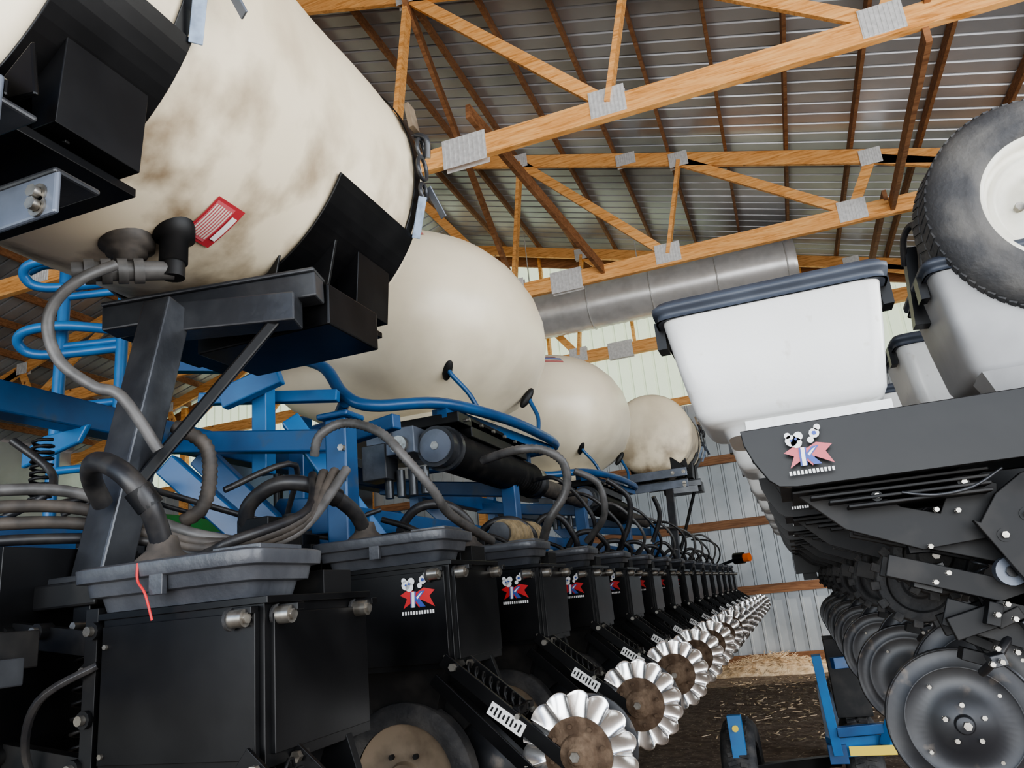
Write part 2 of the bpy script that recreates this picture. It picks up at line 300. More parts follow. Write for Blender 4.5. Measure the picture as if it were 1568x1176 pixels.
# ---------------------------------------------------------------- left planter
planter=empty('seed_planter',(-1.5,6,H))
def row_unit_mesh():
    b=MB()
    b.box((-.175,.165,-.1),(.35,.33,.26),BLACK)
    b.box((-.175,-.006,-.1),(.33,.012,.23),BLACK);b.box((.003,.165,-.1),(.012,.30,.22),BLACK)
    b.beam((-.36,.165,.033),(.01,.165,.033),.34,.012,BLACK)
    rings=[]
    for (z,e) in ((.04,-.035),(.066,-.028),(.068,-.012),(.092,-.008),(.094,.006),(.118,.008),(.122,-.002),(.124,-.03)):
        rings.append(rrect(-.20,.075,z,.20+e,.105+e,40,9))
    b.loft(rings,LIDG)
    b.box((-.05,.05,.118),(.10,.12,.02),LIDG);b.box((-.2,-.03,.085),(.03,.012,.05),LIDG)
    b.box((-.10,.26,.06),(.16,.10,.05),BLACKD);b.box((-.24,.27,.08),(.08,.08,.08),BLACK)
    b.lathe((-.285,.07,.12),(0,0,1),[(.055,0),(.05,.012),(.032,.028),(.025,.055),(.0,.055)],HOSEB,20)
    for (x,y) in ((-.035,-.022),(.02,.03),(.02,.28)):
        b.cyl((x-.014,y,.006),(x+.014,y,.006),.015,SILV,n=16);b.cyl((x-.019,y,.006),(x-.014,y,.006),.019,RUB,n=16);b.cyl((x+.014,y,.006),(x+.019,y,.006),.010,SILV,n=6)
        b.box((x,y+.01,.018),(.05,.02,.012),BLACK)
    b.box((-.18,.17,-.29),(.28,.28,.14),BLACKD,taper=(.6,.8))
    for (x,z) in ((-.33,-.2),(-.33,-.02),(-.02,-.2)): b.cyl((x,-.012,z),(x,-.017,z),.005,SILV,n=6)
    P=[(-.3,-.22),(.0,-.22),(.04,-.34),(-.05,-.40),(-.12,-.56),(-.2,-.56),(-.24,-.38),(-.34,-.34)]
    b.prism(P,(0,.12,0),(1,0,0),(0,0,1),.02,BLACKD);b.prism(P,(0,.26,0),(1,0,0),(0,0,1),.02,BLACKD)
    cx,cy,cz=.305,-.02,-.435
    for y in (-.03,.08):
        b.beam((-.02,y,-.205),(cx-.02,y,cz-.02),.008,.034,BLACK);b.beam((-.05,y,-.25),(cx-.1,y,cz-.05),.008,.03,BLACK)
        b.cyl((.01,y-.005,-.225),(.01,y-.016,-.225),.010,SILV,n=6);b.cyl((.17,y-.005,-.345),(.17,y-.014,-.345),.007,SILV,n=6)
    b.box((.14,-.037,-.35),(.10,.004,.032),WHT,Matrix.Rotation(math.radians(35),3,'Y'));b.box((.16,.03,-.335),(.02,.11,.02),BLACK)
    for i in range(8): b.box((.106+i*.0095,-.0395,-.3255-i*.0066),(.005,.002,.020 if i%3 else .012),BLACKD,Matrix.Rotation(math.radians(35),3,'Y'))
    b.tube([(.02+.16*i/60+.0,.03+.018*math.cos(i*.9),-.235-.11*i/60+.018*math.sin(i*.9)) for i in range(60)],.0035,BLACKD,5,False,1)
    for (x,y,z,r) in ((-.18,.06,-.50,.19),(-.17,.3,-.50,.19)):
        b.lathe((x,y-.03,z),(0,1,0),[(r-.05,0),(r-.02,-.004),(r,.008),(r+.002,.03),(r,.052),(r-.02,.062),(r-.05,.06)],RUB,36)
        b.lathe((x,y-.025,z),(0,1,0),[(0,-.015),(.045,-.012),(.05,.004),(.1,.012),(r-.05,.0)],TAN,32)
        for i in range(6):
            a=i*math.pi/3;b.cyl((x+.07*math.cos(a),y-.03,z+.07*math.sin(a)),(x+.07*math.cos(a),y-.018,z+.07*math.sin(a)),.007,BLACKD,n=6)
    b.lathe((-.0,.15,-.5),(0,1,0),[(0,-.01),(.05,-.01),(.06,0),(.17,.004),(.17,.008),(.0,.01)],STEELD,36)
    b.lathe((-.28,.14,-.50),(0,1,0),[(0,-.01),(.05,-.01),(.06,0),(.19,.004),(.19,.008),(.0,.01)],STEELD,36)
    for z in (-.02,-.24):
        b.beam((-.36,.04,z),(-.62,.04,z+.04),.025,.045,BLACKD);b.beam((-.36,.29,z),(-.62,.29,z+.04),.025,.045,BLACKD)
    b.box((-.38,.165,-.12),(.03,.33,.34),BLACKD);b.box((-.63,.165,-.02),(.03,.34,.42),BLACK);b.box((-.37,.165,-.4),(.06,.2,.25),BLACKD)
    for (x,y,z) in ((-.37,-.0,.01),(-.40,.02,-.06),(-.38,.0,-.14),(-.62,.02,.02),(-.62,.02,-.2),(-.45,.02,-.3),(-.4,.0,-.22),(-.53,.02,.02)):
        b.cyl((x,y-.02,z),(x,y+.03,z),.009,SILV,n=10);b.cyl((x,y-.01,z),(x,y+.02,z),.016,BLACKD,n=10)
    b.tube([(-.5+.02*math.cos(i*.8),.1+.02*math.sin(i*.8),-.22+.24*i/70) for i in range(70)],.004,BLACKD,5,False,1)
    b.tube([(-.36,.0,-.05),(-.45,-.04,-.1),(-.52,0,-.2),(-.5,.05,-.3)],.008,HOSE,6)
    nl=15;n=nl*10;ringr=[.078,.088,.098,.109,.120,.131,.140];rings=[]
    for k,r in enumerate(ringr):
        t=k/(len(ringr)-1);ring=[]
        for i in range(n):
            ph=(i%10)/10;a=2*math.pi*i/n
            # each lobe is a cupped tooth : steep on one side, shallow on the other
            w=math.sin(ph*math.pi)**.7
            rr=r-(1-w)*.015*t**2
            ring.append(V((cx+rr*math.cos(a),cy+(.018*w-.014-.030*(ph-.5))*t,cz+rr*math.sin(a))))
        rings.append(ring)
    back=[[p+V((0,.004,0)) for p in r_] for r_ in reversed(rings)]
    b.loft(rings+back,CHROME,False)
    b.lathe((cx,cy,cz),(0,1,0),[(0,-.03),(.018,-.03),(.026,-.018),(.04,-.016),(.045,-.006),(.082,-.003)],RUST,26)
    b.cyl((cx,cy-.036,cz),(cx,cy-.029,cz),.012,SILV,n=6)
    for i in range(8):
        a=i*math.pi/4+.2;b.cyl((cx+.062*math.cos(a),cy-.012,cz+.062*math.sin(a)),(cx+.062*math.cos(a),cy,cz+.062*math.sin(a)),.006,RUST,n=6)
    b.lathe((cx,cy+.10,cz),(0,1,0),[(0,-.02),(.04,-.02),(.05,0),(.12,.003),(.12,.008),(0,.02)],STEELD,28)
    b.cyl((cx,cy,cz),(cx,cy+.10,cz),.013,BLACK)
    return b
b=row_unit_mesh();ru0=b.obj('row_unit',None,.003,0,False,2)
b=row_unit_mesh();logo(b,(-.09,-.0125,-.045),(1,0,0),(0,0,1),.10);ru=b.obj('row_unit',None,.003,0,False,2)
NU=15
DZ=[.012]+[.085]*14
for k in range(NU):
    if k==0: ob=ru0
    elif k==1: ob=ru
    else:
        ob=bpy.data.objects.new('row_unit',ru.data);COL.objects.link(ob)
        if k<7:
            q=ob.modifiers.new('bevel','BEVEL');q.width=.003;q.segments=1;q.limit_method='ANGLE';q.angle_limit=math.radians(50)
    ob.location=(-.85,1.12+.762*k,H+DZ[k]);ob.rotation_euler=(random.uniform(-.006,.006),random.uniform(-.012,.012),random.uniform(-.01,.01))
    child(ob,planter)
b=MB();b.tube([(-1.09,1.084,.13),(-1.085,1.08,.10),(-1.065,1.078,.075),(-1.055,1.085,.03)],.0025,RED,6);child(b.obj('red_cord'),planter)
b=MB()
b.beam((-1.58,.2,.0),(-1.58,13.2,.0),.18,.18,BLUE)
b.beam((-1.5,2.3,.34),(-1.5,12.5,.34),.10,.10,BLUE)
b.beam((-2.2,.2,.75),(-2.2,8.2,.75),.09,.10,BLUE)
b.beam((-2.05,.3,.30),(-2.05,9,.30),.10,.12,BLUE)
for y in (2.2,3.9,5.4,7.0,8.6):
    b.bx((-1.42,y,.02),(-1.34,y+.08,.66),BLUE);b.bx((-1.44,y-.02,.66),(-1.32,y+.10,.68),BLUE)
    b.beam((-2.2,y+.1,.72),(-1.4,y+.1,.6),.06,.08,BLUE)
for y in (2.5,3.2,4.6,6.2,7.6):
    b.beam((-2.2,y,.70),(-1.58,y+.1,.05),.06,.10,BLUE);b.beam((-2.05,y+.3,.36),(-1.58,y+.3,.05),.08,.08,BLUE)
    b.prism([(0,0),(.35,0),(.42,.12),(.3,.28),(.12,.3),(0,.16)],(-2.05,y+.16,.2),(1,0,0),(0,0,1),.02,BLUE)
b.prism([(0,0),(.26,0),(.30,.05),(.1,.08),(0,.06)],(-2.42,1.9,.60),(1,0,.2),(0,0,1),.02,LBLUE)
b.beam((-1.9,2.0,.55),(-1.55,2.1,.2),.06,.08,BLUE);b.beam((-1.7,2.4,.75),(-1.4,2.6,.2),.06,.07,LBLUE)
b.beam((-1.75,2.7,.7),(-1.35,2.6,.72),.05,.06,BLUE);b.beam((-2.0,2.9,.9),(-2.0,2.9,.2),.08,.08,BLUE)
b.beam((-2.3,2.6,.98),(-1.7,2.75,.92),.05,.05,LBLUE);b.beam((-1.97,2.6,1.05),(-1.97,2.6,.6),.07,.07,LBLUE)
b.beam((-2.1,2.5,.92),(-1.85,2.55,1.0),.05,.09,LBLUE)
for (x,y,z) in ((-1.345,2.19,.55),(-1.345,2.19,.45),(-1.37,2.19,.2)): b.cyl((x,y,z),(x,y-.015,z),.012,SILV,n=6)
for y in (3.2,7,11):
    b.beam((-1.8,y,.0),(-1.8,y,-1.1),.16,.16,BLUE);b.beam((-1.8,y-.3,-1.1),(-1.8,y+.3,-1.1),.14,.14,BLUE)
child(b.obj('toolbar_frame',None,.006),planter)
def wheel(b,c,ax,R_,w,rim=WRIM,hubr=None,lug=True,n=40,lugt=.02,lugw=.075,RUB=RUB):
    hr=hubr or R_*.55
    b.lathe(c,ax,[(hr,-w*.42),(R_*.62,-w*.50),(R_*.72,-w*.53),(R_*.74,-w*.515),(R_*.80,-w*.53),(R_*.88,-w*.48),(R_*.95,-w*.42),(R_,-w*.28),(R_,w*.28),(R_*.95,w*.42),(R_*.86,w*.5),(hr,w*.42)],RUB,n)
    b.lathe(c,ax,[(hr*1.04,-w*.45),(hr*.98,-w*.47),(hr*.94,-w*.3),(hr*.84,-w*.24),(hr*.80,-w*.30),(hr*.72,-w*.22),(hr*.5,-w*.18),(hr*.4,-w*.26),(hr*.3,-w*.3),(hr*.26,-w*.38),(0,-w*.38)],rim,n)
    b.lathe(c,ax,[(0,w*.3),(hr*.5,w*.3),(hr*.9,w*.2),(hr*1.04,w*.45)],rim,n)
    a,bb,cc=basis(ax)
    for i in range(5):
        t=i*2*math.pi/5;p=V(c)+(a*math.cos(t)+bb*math.sin(t))*hr*.45-cc*w*.22;b.cyl(p,p-cc*.015,.012*R_/.3,SILV,n=6)
    if lug:
        for i in range(n):
            t=2*math.pi*(i+.5)/n;e=a*math.cos(t)+bb*math.sin(t);tt=cc.cross(e)
            for sg in (-1,1):
                p=V(c)+e*(R_-lugt*.15)+cc*sg*w*.17
                b.beam(p-cc*w*.13,p+cc*w*.13+tt*.012*sg,R_*lugw,lugt,RUB,up=e)
b=MB()
for y in (3.2,7,11): wheel(b,(-1.8,y-.3,-1.1),(1,0,0),.34,.22);wheel(b,(-1.8,y+.42,-1.1),(1,0,0),.34,.22)
child(b.obj('transport_tyres'),planter)
b=MB()
for y0 in (3.1,5.7):
    b.cyl((-1.40,y0,.70),(-1.38,y0+1.25,.68),.088,GUN,n=28)
    prof=[(.092+(.007 if i%2 else 0),i*.02) for i in range(58)];b.lathe((-1.40,y0+.03,.70),(.016,1.25,-.016),prof,BLACKD,28)
    b.cyl((-1.40,y0-.05,.70),(-1.40,y0,.70),.092,GUN,n=28);b.cyl((-1.40,y0-.06,.70),(-1.40,y0-.05,.70),.075,SLATE,n=28);b.cyl((-1.40,y0-.065,.70),(-1.40,y0-.06,.70),.02,SILV,n=6)
    b.cyl((-1.40,y0+.02,.70),(-1.40,y0+.05,.70),.104,GUN,n=28)
    b.box((-1.60,y0+.0,.74),(.24,.2,.12),SLATE);b.box((-1.68,y0-.05,.66),(.12,.12,.16),GUN);b.cyl((-1.55,y0-.1,.72),(-1.55,y0-.12,.72),.04,SILV);b.cyl((-1.62,y0-.1,.78),(-1.62,y0-.12,.78),.03,GUN)
    b.box((-1.55,y0+.5,.83),(.5,1.0,.05),BLACK);b.box((-1.5,y0+.55,.80),(.4,.8,.08),BLACK)
    for i in range(6): b.cyl((-1.31,y0+.1+i*.16,.83),(-1.285,y0+.1+i*.16,.83),.010,SILV,n=6)
    b.cyl((-1.40,y0+1.2,.68),(-1.36,y0+2.3,.66),.055,HOSEB,n=20);b.cyl((-1.39,y0+1.25,.68),(-1.39,y0+1.32,.68),.095,BLACK)
    for i in range(4): b.cyl((-1.65+.06*i,y0-.03,.62),(-1.65+.06*i,y0-.03,.5),.02,GUN,n=10)
child(b.obj('air_manifold',None,.004),planter)
b=MB();b.cyl((-1.2,3.25,.3),(-1.15,3.55,.3),.06,TANF,n=24)
for i in range(8): b.cyl((-1.198+.006*i,3.27+.035*i,.3),(-1.197+.006*i,3.28+.035*i,.3),.065,TANF,n=24)
b.cyl((-1.2,3.22,.3),(-1.2,3.25,.3),.05,GUN,n=20);b.box((-1.25,3.4,.22),(.1,.2,.1),BLACKD)
child(b.obj('filter_canister',None,.002),planter)
# hoses
b=MB()
b.tube([(-1.135,1.19,.16),(-1.13,1.17,.20),(-1.13,1.14,.25),(-1.16,1.12,.30),(-1.22,1.13,.335),(-1.29,1.16,.35),(-1.36,1.22,.335),(-1.38,1.27,.29)],.021,HOSE,14)
b.tube([(-1.135,1.95,.24),(-1.13,1.88,.29),(-1.15,1.78,.335),(-1.2,1.72,.36),(-1.27,1.7,.355),(-1.34,1.7,.31),(-1.36,1.72,.24)],.021,HOSE,14)
for (p,q) in (((-1.13,1.15,.24),(-1.145,1.13,.275)),((-1.14,1.82,.32),(-1.16,1.76,.345))): b.cyl(p,q,.026,BLACKD,n=16)
b.tube([(-1.35,2.03,.50),(-1.32,2.02,.56),(-1.24,2.04,.59),(-1.12,2.04,.54),(-1.04,2.04,.45),(-.98,2.09,.35),(-.98,2.22,.28),(-1.0,2.6,.22)],.014,HOSEG,12,rib=.006)
b.tube([(-1.20,3.1,.61),(-1.01,2.99,.61),(-.9,3.03,.60),(-.83,3.07,.54),(-.84,3.1,.43),(-.93,3.1,.31),(-1.0,3.2,.22)],.018,HOSEG,12,rib=.008)
b.tube([(-1.38,1.47,.50),(-1.32,1.51,.45),(-1.32,1.53,.37),(-1.35,1.54,.30),(-1.40,1.53,.27)],.017,HOSEB,12,rib=.006)
for (o1,rr,mm) in ((0,.014,HOSEB),(-.035,.014,HOSEB),(.035,.013,HOSEG),(-.07,.012,HOSE)):
    b.tube([(-1.75,.95,.26+o1),(-1.6,1.1,.29+o1),(-1.5,1.28,.30+o1),(-1.38,1.40,.25+o1*.5),(-1.25,1.42,.20+o1*.4),(-1.15,1.48+o1,.19),(-1.09,1.6,.24-o1*.3),(-1.10+o1,1.75,.38)],rr,mm,10)
b.tube([(-1.04,4.06,.66),(-.93,4.12,.58),(-.93,4.17,.41),(-1.07,4.27,.29)],.019,HOSEG,10)
b.tube([(-1.05,4.92,.71),(-.94,4.99,.59),(-.96,5.03,.43),(-1.04,5.04,.29)],.018,HOSE,10)
b.tube([(-.94,6.05,.69),(-.92,6.11,.54),(-1.01,6.14,.35)],.018,HOSE,10)
for k in range(2,NU):
    y=1.12+.762*k;x0=-1.135
    top=.38+random.uniform(-.03,.05)
    b.tube([(x0,y+.07,.24),(x0+.02,y+.04,.30),(x0-.04,y-.02,top),(x0-.14,y-.06,top),(x0-.22,y-.05,.30),(x0-.26,y,.2)],.018,HOSE,10)
    if k>3:
        q=random.uniform(-.05,.05);mm=random.choice([HOSE,HOSEG,HOSE])
        b.tube([(-1.38+q,y,.64),(-1.15+q,y-.08,.60+.06*random.random()),(-1.02+q,y,.5),(-1.0,y+.05,.36),(-1.1,y+.15,.22)],.012,mm,8)
    b.tube([(-1.3,y-.2,.2),(-1.26,y,.16+.04*random.random()),(-1.3,y+.3,.24),(-1.28,y+.6,.18)],.012,HOSE,7)
for i in range(14):
    y=random.uniform(.8,3.2);z=random.uniform(.1,.4);x=random.uniform(-2.0,-1.45)
    b.tube([(x,y,z),(x+.1,y+.2,z+random.uniform(-.15,.15)),(x-.1,y+.45,z+random.uniform(-.1,.1)),(x+.05,y+.8,z)],random.uniform(.006,.012),random.choice([HOSE,HOSEB,HOSE]),7)
b.tube([(-2.1,1.6,.6),(-2.0,1.65,.5),(-1.95,1.6,.42),(-2.05,1.55,.36)],.012,HOSE,8)
child(b.obj('hoses'),planter)
b=MB()
for k in range(1,NU):
    y=1.12+.762*k
    b.box((-1.32,y-.12,.22),(.10,.14,.12),BLACKD);b.cyl((-1.2,y-.2,.24),(-1.2,y-.17,.24),.012,SILV,n=8);b.box((-1.3,y+.3,.14),(.14,.18,.08),BLACKD)
    b.box((-1.1,y+.26,.14),(.2,.12,.08),BLACKD);b.box((-.95,y+.25,.13),(.1,.1,.05),BLACKD)
    b.tube([(-1.05,y+.22,.12),(-1.03,y+.22,.22),(-1.15,y+.2,.28)],.010,BLACKD,6)
    b.cyl((-1.4,y+.1,.15),(-1.4,y+.1,.32),.03,BLACKD,n=10)
for i in range(60):
    x=random.uniform(-2.1,-1.3);y=random.uniform(.6,2.4);z=random.uniform(-.25,.28)
    b.box((x,y,z),(random.uniform(.03,.12),random.uniform(.04,.12),random.uniform(.03,.1)),random.choice([BLACKD,BLACK,GUN]));b.cyl((x+.03,y-.08,z),(x+.03,y-.05,z),.008,SILV,n=6)
b.tube([(-2.1+.028*math.cos(i*.8),1.7+.028*math.sin(i*.8),.42+.2*i/80) for i in range(80)],.006,BLACKD,6,False,1)
child(b.obj('valve_blocks',None,.003),planter)
b=MB();b.cyl((-.66,11.75,.30),(-.58,11.71,.30),.06,AMB,n=20);b.cyl((-.80,11.8,.30),(-.66,11.75,.30),.08,BLACK,n=20);b.beam((-.75,11.8,.30),(-1.5,12,.1),.04,.04,BLACK);child(b.obj('marker_lamp'),planter)
# ---------------------------------------------------------------- liquid tanks
def liquid_tank(cx,ya,yb,cz,R_,sad,fy,name='liquid_fertilizer_tank'):
    cy=(ya+yb)/2;hl=(yb-ya)/2
    root=empty(name,(cx,cy,cz+H))
    b=MB();pr=[]
    for i in range(11):
        t=math.pi/2*i/10;pr.append((R_*math.sin(t)**.8 if i else 0,-hl-.12*math.cos(t)))
    for i in range(1,12): pr.append((R_*(1+.006*math.cos(i*1.3)),-hl+2*hl*i/12))
    pr.append((R_*1.0,hl*.90));pr.append((R_*.978,hl*.915));pr.append((R_*.978,hl*.93));pr.append((R_,hl*.945))
    for i in range(1,11):
        t=math.pi/2*(1-i/10);pr.append((R_*math.sin(t)**.8 if i<10 else 0,hl+.12*math.cos(t)))
    pr=sorted(pr,key=lambda q:q[1])
    b.lathe((cx,cy,cz),(0,1,0),pr,POLYD,72)
    child(b.obj('tank_body'),root)
    b=MB()
    def arc(y0,y1,a0,a1,r,m,th=.008,n=40):
        rings=[]
        for i in range(n+1):
            a=math.radians(a0+(a1-a0)*i/n);e=V((math.cos(a),0,math.sin(a)));o=V((cx,0,cz))
            rings.append([o+e*r+V((0,y0,0)),o+e*r+V((0,y1,0)),o+e*(r+th)+V((0,y1,0)),o+e*(r+th)+V((0,y0,0))])
        b.loft(rings,m,True,False)
    for (y0,y1) in sad:
        ym=(y0+y1)/2;wd=y1-y0
        arc(y0,y1,-155,-25,R_+.006,BLACK)
        arc(y1-.05,y1-.01,-25,205,R_+.004,BLACK,.004)
        for xs in (-1,1):
            b.box((cx+xs*R_*.68,y1-.13,cz-R_*.80),(.10,.2,.24),BLACK,taper=(.6,1))
            b.prism([(0,0),(.16*xs,.12),(.12*xs,-.06)],(cx+xs*R_*.45,y0+.12,cz-R_+.04),(1,0,0),(0,0,1),.012,BLACK)
            b.prism([(0,0),(.02*xs,.09),(-.10*xs,-.05)],(cx+xs*R_*.5,y0-.004,cz-R_-.0),(1,0,0),(0,0,1),.008,BLACK)
        b.box((cx+.02,ym,cz-R_-.035),(R_*1.25,wd,.02),BLACK)
        b.box((cx,ym,cz-R_-.0),(R_*.7,wd*.8,.06),BLACK)
        px,pz=cx+(R_+.02),cz+.02;yy=y1-.03
        for (dz,rr) in ((.06,.028),(-.02,.034),(-.11,.024)):
            b.tube([(px+rr*.2,yy+rr*math.cos(t*.785),pz+dz+rr*1.25*math.sin(t*.785)) for t in range(8)],.008,GUN,7,True,3)
        b.tube([(px-.01,yy,pz+.12),(px+.03,yy,pz+.09),(px+.02,yy+.02,pz+.03)],.012,GUN,7)
        b.beam((px+.01,yy-.02,pz-.14),(px-.05,yy+.03,pz-.26),.03,.006,BUCK);b.beam((px+.01,yy+.03,pz-.08),(px+.04,yy+.08,pz-.18),.03,.006,SLATE)
        b.beam((px,yy-.03,pz+.12),(px-.015,yy-.03,pz+.22),.02,.05,TAN)
    child(b.obj('saddle_and_straps',None,.003),root)
    b=MB();bz=cz-R_
    b.lathe((cx+.10,fy,bz+.03),(0,0,-1),[(.065,0),(.065,.035),(.048,.04),(.048,.055),(.03,.06),(.03,.075),(0,.075)],HOSEB,24)
    b.lathe((cx+.20,fy+.05,bz+.06),(0,0,-1),[(.05,0),(.05,.045),(.034,.05),(.034,.11),(0,.11)],BLACKD,24)
    q=V((cx+.20,fy+.05,bz-.04))
    b.cyl(q,q-V((0,0,.05)),.028,BLACKD,n=16)
    q2=q+V((-.15,-.16,-.06));b.cyl(q-V((0,0,.03)),q2,.024,HOSEG,n=16)
    for i in range(4):
        w0=(q-V((0,0,.03))).lerp(q2,.3+.16*i);w1=(q-V((0,0,.03))).lerp(q2,.40+.16*i);b.cyl(w0,w1,.031,HOSEG,n=16)
    def patch(y0,y1,a0,a1,m,r=.003,n=8):
        vs=[]
        for i in range(n+1):
            a=math.radians(a0+(a1-a0)*i/n)
            vs+=[V((cx+(R_+r)*math.cos(a),y0,cz+(R_+r)*math.sin(a))),V((cx+(R_+r)*math.cos(a),y1,cz+(R_+r)*math.sin(a)))]
        b.add(vs,[(2*i,2*i+1,2*i+3,2*i+2) for i in range(n)],m)
    y=fy+.06
    patch(y,y+.10,-67,-52,LRED,.006)
    patch(y+.006,y+.070,-66,-53,PINK,.007)
    for j in range(7): patch(y+.010+j*.0085,y+.0145+j*.0085,-65,-54,WRIM,.008)
    patch(y+.075,y+.093,-64,-55,WHT,.009)
    child(b.obj('fittings'),root)
    return root
t1=liquid_tank(-1.52,.85,2.2,1.475,.53,((.83,1.12),(1.72,2.18)),1.34)
t4=liquid_tank(-1.25,8.5,9.5,1.66,.46,((8.95,9.15),(9.3,9.48)),8.9)
def stand(dy,cx,zt,par):
    b=MB()
    b.beam((cx+.12,1.46+dy,zt-.12),(cx+.10,1.30+dy,.09),.085,.085,GUN,up=(0,1,0))
    b.beam((cx-.12,1.50+dy,zt-.10),(cx+.46,1.64+dy,zt-.08),.07,.07,GUN);b.beam((cx-.12,1.50+dy,zt-.062),(cx+.46,1.64+dy,zt-.042),.09,.012,GUN)
    b.beam((cx+.12,1.50+dy,zt-.15),(cx+.42,1.60+dy,zt-.15),.08,.08,GUN)
    b.bx((cx+.02,1.68+dy,zt-.17),(cx+.46,1.95+dy,zt-.05),BLACK)
    b.beam((cx+.40,1.60+dy,zt-.12),(cx+.14,1.36+dy,.34),.028,.028,BLACK)
    b.box((cx+.10,1.30+dy,.13),(.16,.16,.02),GUN);b.box((cx+.07,1.30+dy,.10),(.3,.22,.05),BLACKD)
    b.beam((cx-.4,.80+dy,zt-.05),(cx+.42,.80+dy,zt-.05),.07,.012,GUN);b.beam((cx-.4,.765+dy,zt-.05),(cx+.42,.765+dy,zt-.05),.012,.09,SLATE)
    b.beam((cx-.4,.90+dy,zt-.16),(cx+.40,.90+dy,zt-.15),.012,.09,SLATE);b.beam((cx-.4,.94+dy,zt-.11),(cx+.40,.94+dy,zt-.11),.10,.012,GUN)
    b.prism([(0,0),(.16,0),(.16,.03),(.02,.16),(0,.16)],(cx+.26,.78+dy,zt-.04),(1,0,0),(0,0,1),.01,BLACK)
    b.prism([(0,0),(-.14,.02),(-.02,.12)],(cx+.44,.82+dy,zt-.02),(1,0,0),(0,0,1),.01,BLACK)
    for (x,y_,z) in ((cx+.385,.755,zt-.05),(cx+.27,.755,zt-.05),(cx+.36,.89,zt-.15),(cx+.36,.89,zt-.175)):
        b.cyl((x,y_+dy,z),(x,y_-.014+dy,z),.013,SILV,n=6);b.cyl((x,y_+.004+dy,z),(x,y_+dy,z),.02,SILV,n=14)
    return child(b.obj('tank_stand',None,.005),par)
stand(0,-1.52,.94,t1)
stand(7.4,-1.3,1.2,t4)
b=MB();b.tube([(-1.37,1.26,.85),(-1.40,1.2,.80),(-1.45,1.18,.75),(-1.47,1.18,.69),(-1.45,1.20,.61),(-1.39,1.24,.55),(-1.33,1.26,.52),(-1.28,1.32,.4)],.013,HOSEG,12)
child(b.obj('drain_hose'),planter)
# ---------------------------------------------------------------- bulk seed tanks
def seed_tank(cx,cy,name='bulk_seed_tank'):
    root=empty(name,(cx,cy,1.5+H));b=MB()
    lev=[(.93,.22,.24,5),(.98,.31,.33,4.5),(1.04,.43,.45,4),(1.12,.57,.60,3.4),(1.22,.68,.72,3),(1.34,.745,.80,2.7),(1.46,.77,.835,2.6),(1.57,.77,.84,2.5),(1.68,.745,.82,2.4),(1.79,.685,.765,2.3),(1.88,.60,.68,2.2),(1.95,.50,.57,2.1),(2.00,.38,.43,2),(2.035,.22,.25,2),(2.045,.06,.06,2)]
    b.loft([rrect(cx,cy,z,hx,hy,64,p) for (z,hx,hy,p) in lev],POLY)
    b.loft([rrect(cx+.05,cy,z,hx,hy,48,8) for (z,hx,hy) in ((.865,.37,.43),(.87,.39,.45),(.895,.39,.45),(.90,.36,.42),(.93,.33,.38),(.97,.30,.36))],POLY)
    for (x,y,z,t) in ((cx+.46,cy-.50,1.135,-45),(cx+.60,cy+.30,1.13,20)):
        Mr=Matrix.Rotation(math.radians(t),3,'Z')@Matrix.Rotation(math.radians(35),3,'Y')
        b.sphere((x,y,z),.068,BLACKD,18,(.38,.38,1.0),Mr)
    def srf(t,z):
        for i in range(len(lev)-1):
            if lev[i][0]<=z<=lev[i+1][0]:
                k=(z-lev[i][0])/(lev[i+1][0]-lev[i][0]);hx,hy,p=[lev[i][j]*(1-k)+lev[i+1][j]*k for j in (1,2,3)];break
        c,s_=math.cos(t),math.sin(t);q=1.004
        return V((cx+q*hx*math.copysign(abs(c)**(2/p),c),cy+q*hy*math.copysign(abs(s_)**(2/p),s_),z+.003))
    for (z0,z1,t0,t1,m) in ((1.85,1.872,-110,-52,FRED),(1.885,1.905,-105,-52,FBLU),(1.915,1.93,-100,-55,FRED)):
        vs=[];n=14
        for i in range(n+1):
            t=math.radians(t0+(t1-t0)*i/n);d=-.03*(i/n)**2;vs+=[srf(t,z0+d),srf(t,z1+d)]
        b.add(vs,[(2*i,2*i+2,2*i+3,2*i+1) for i in range(n)],m)
    child(b.obj('tank_body'),root)
    b=MB()
    pts=[(cx-.47,cy-.89,1.23),(cx-.29,cy-.85,1.25),(cx+.02,cy-.93,1.12),(cx+.16,cy-.98,.95),(cx+.28,cy-.95,.88),(cx+.50,cy-.72,.90),(cx+.62,cy-.3,.90),(cx+.66,cy+.2,.90),(cx+.62,cy+.7,.9),(cx+.3,cy+.8,.9),(cx-.3,cy+.8,.9)]
    b.tube(pts,.027,BLUE,12)
    b.tube([(cx+.15,cy-.95,.92),(cx-.1,cy-.7,.9),(cx-.5,cy-.6,.9)],.027,BLUE,10)
    b.tube([(cx+.58,cy-.42,.90),(cx+.54,cy-.45,1.0),(cx+.475,cy-.50,1.10),(cx+.46,cy-.50,1.15)],.012,BLUE,8)
    b.tube([(cx+.66,cy+.25,.90),(cx+.66,cy+.28,1.0),(cx+.62,cy+.30,1.10),(cx+.60,cy+.3,1.16)],.012,BLUE,8)
    b.beam((cx-.5,cy-.9,1.22),(cx-.9,cy-1.1,1.25),.05,.05,BLUE)
    b.beam((cx+.5,cy-.7,.86),(cx+.62,cy+.6,.86),.05,.05,BLUE)
    for (x,y) in ((cx-.3,cy-.6),(cx+.45,cy-.6),(cx+.45,cy+.6),(cx-.3,cy+.6)): b.beam((x,y,.9),(x,y,.62),.06,.06,BLUE)
    child(b.obj('tank_frame'),root);return root
seed_tank(-1.88,3.8);seed_tank(-1.88,6.35)
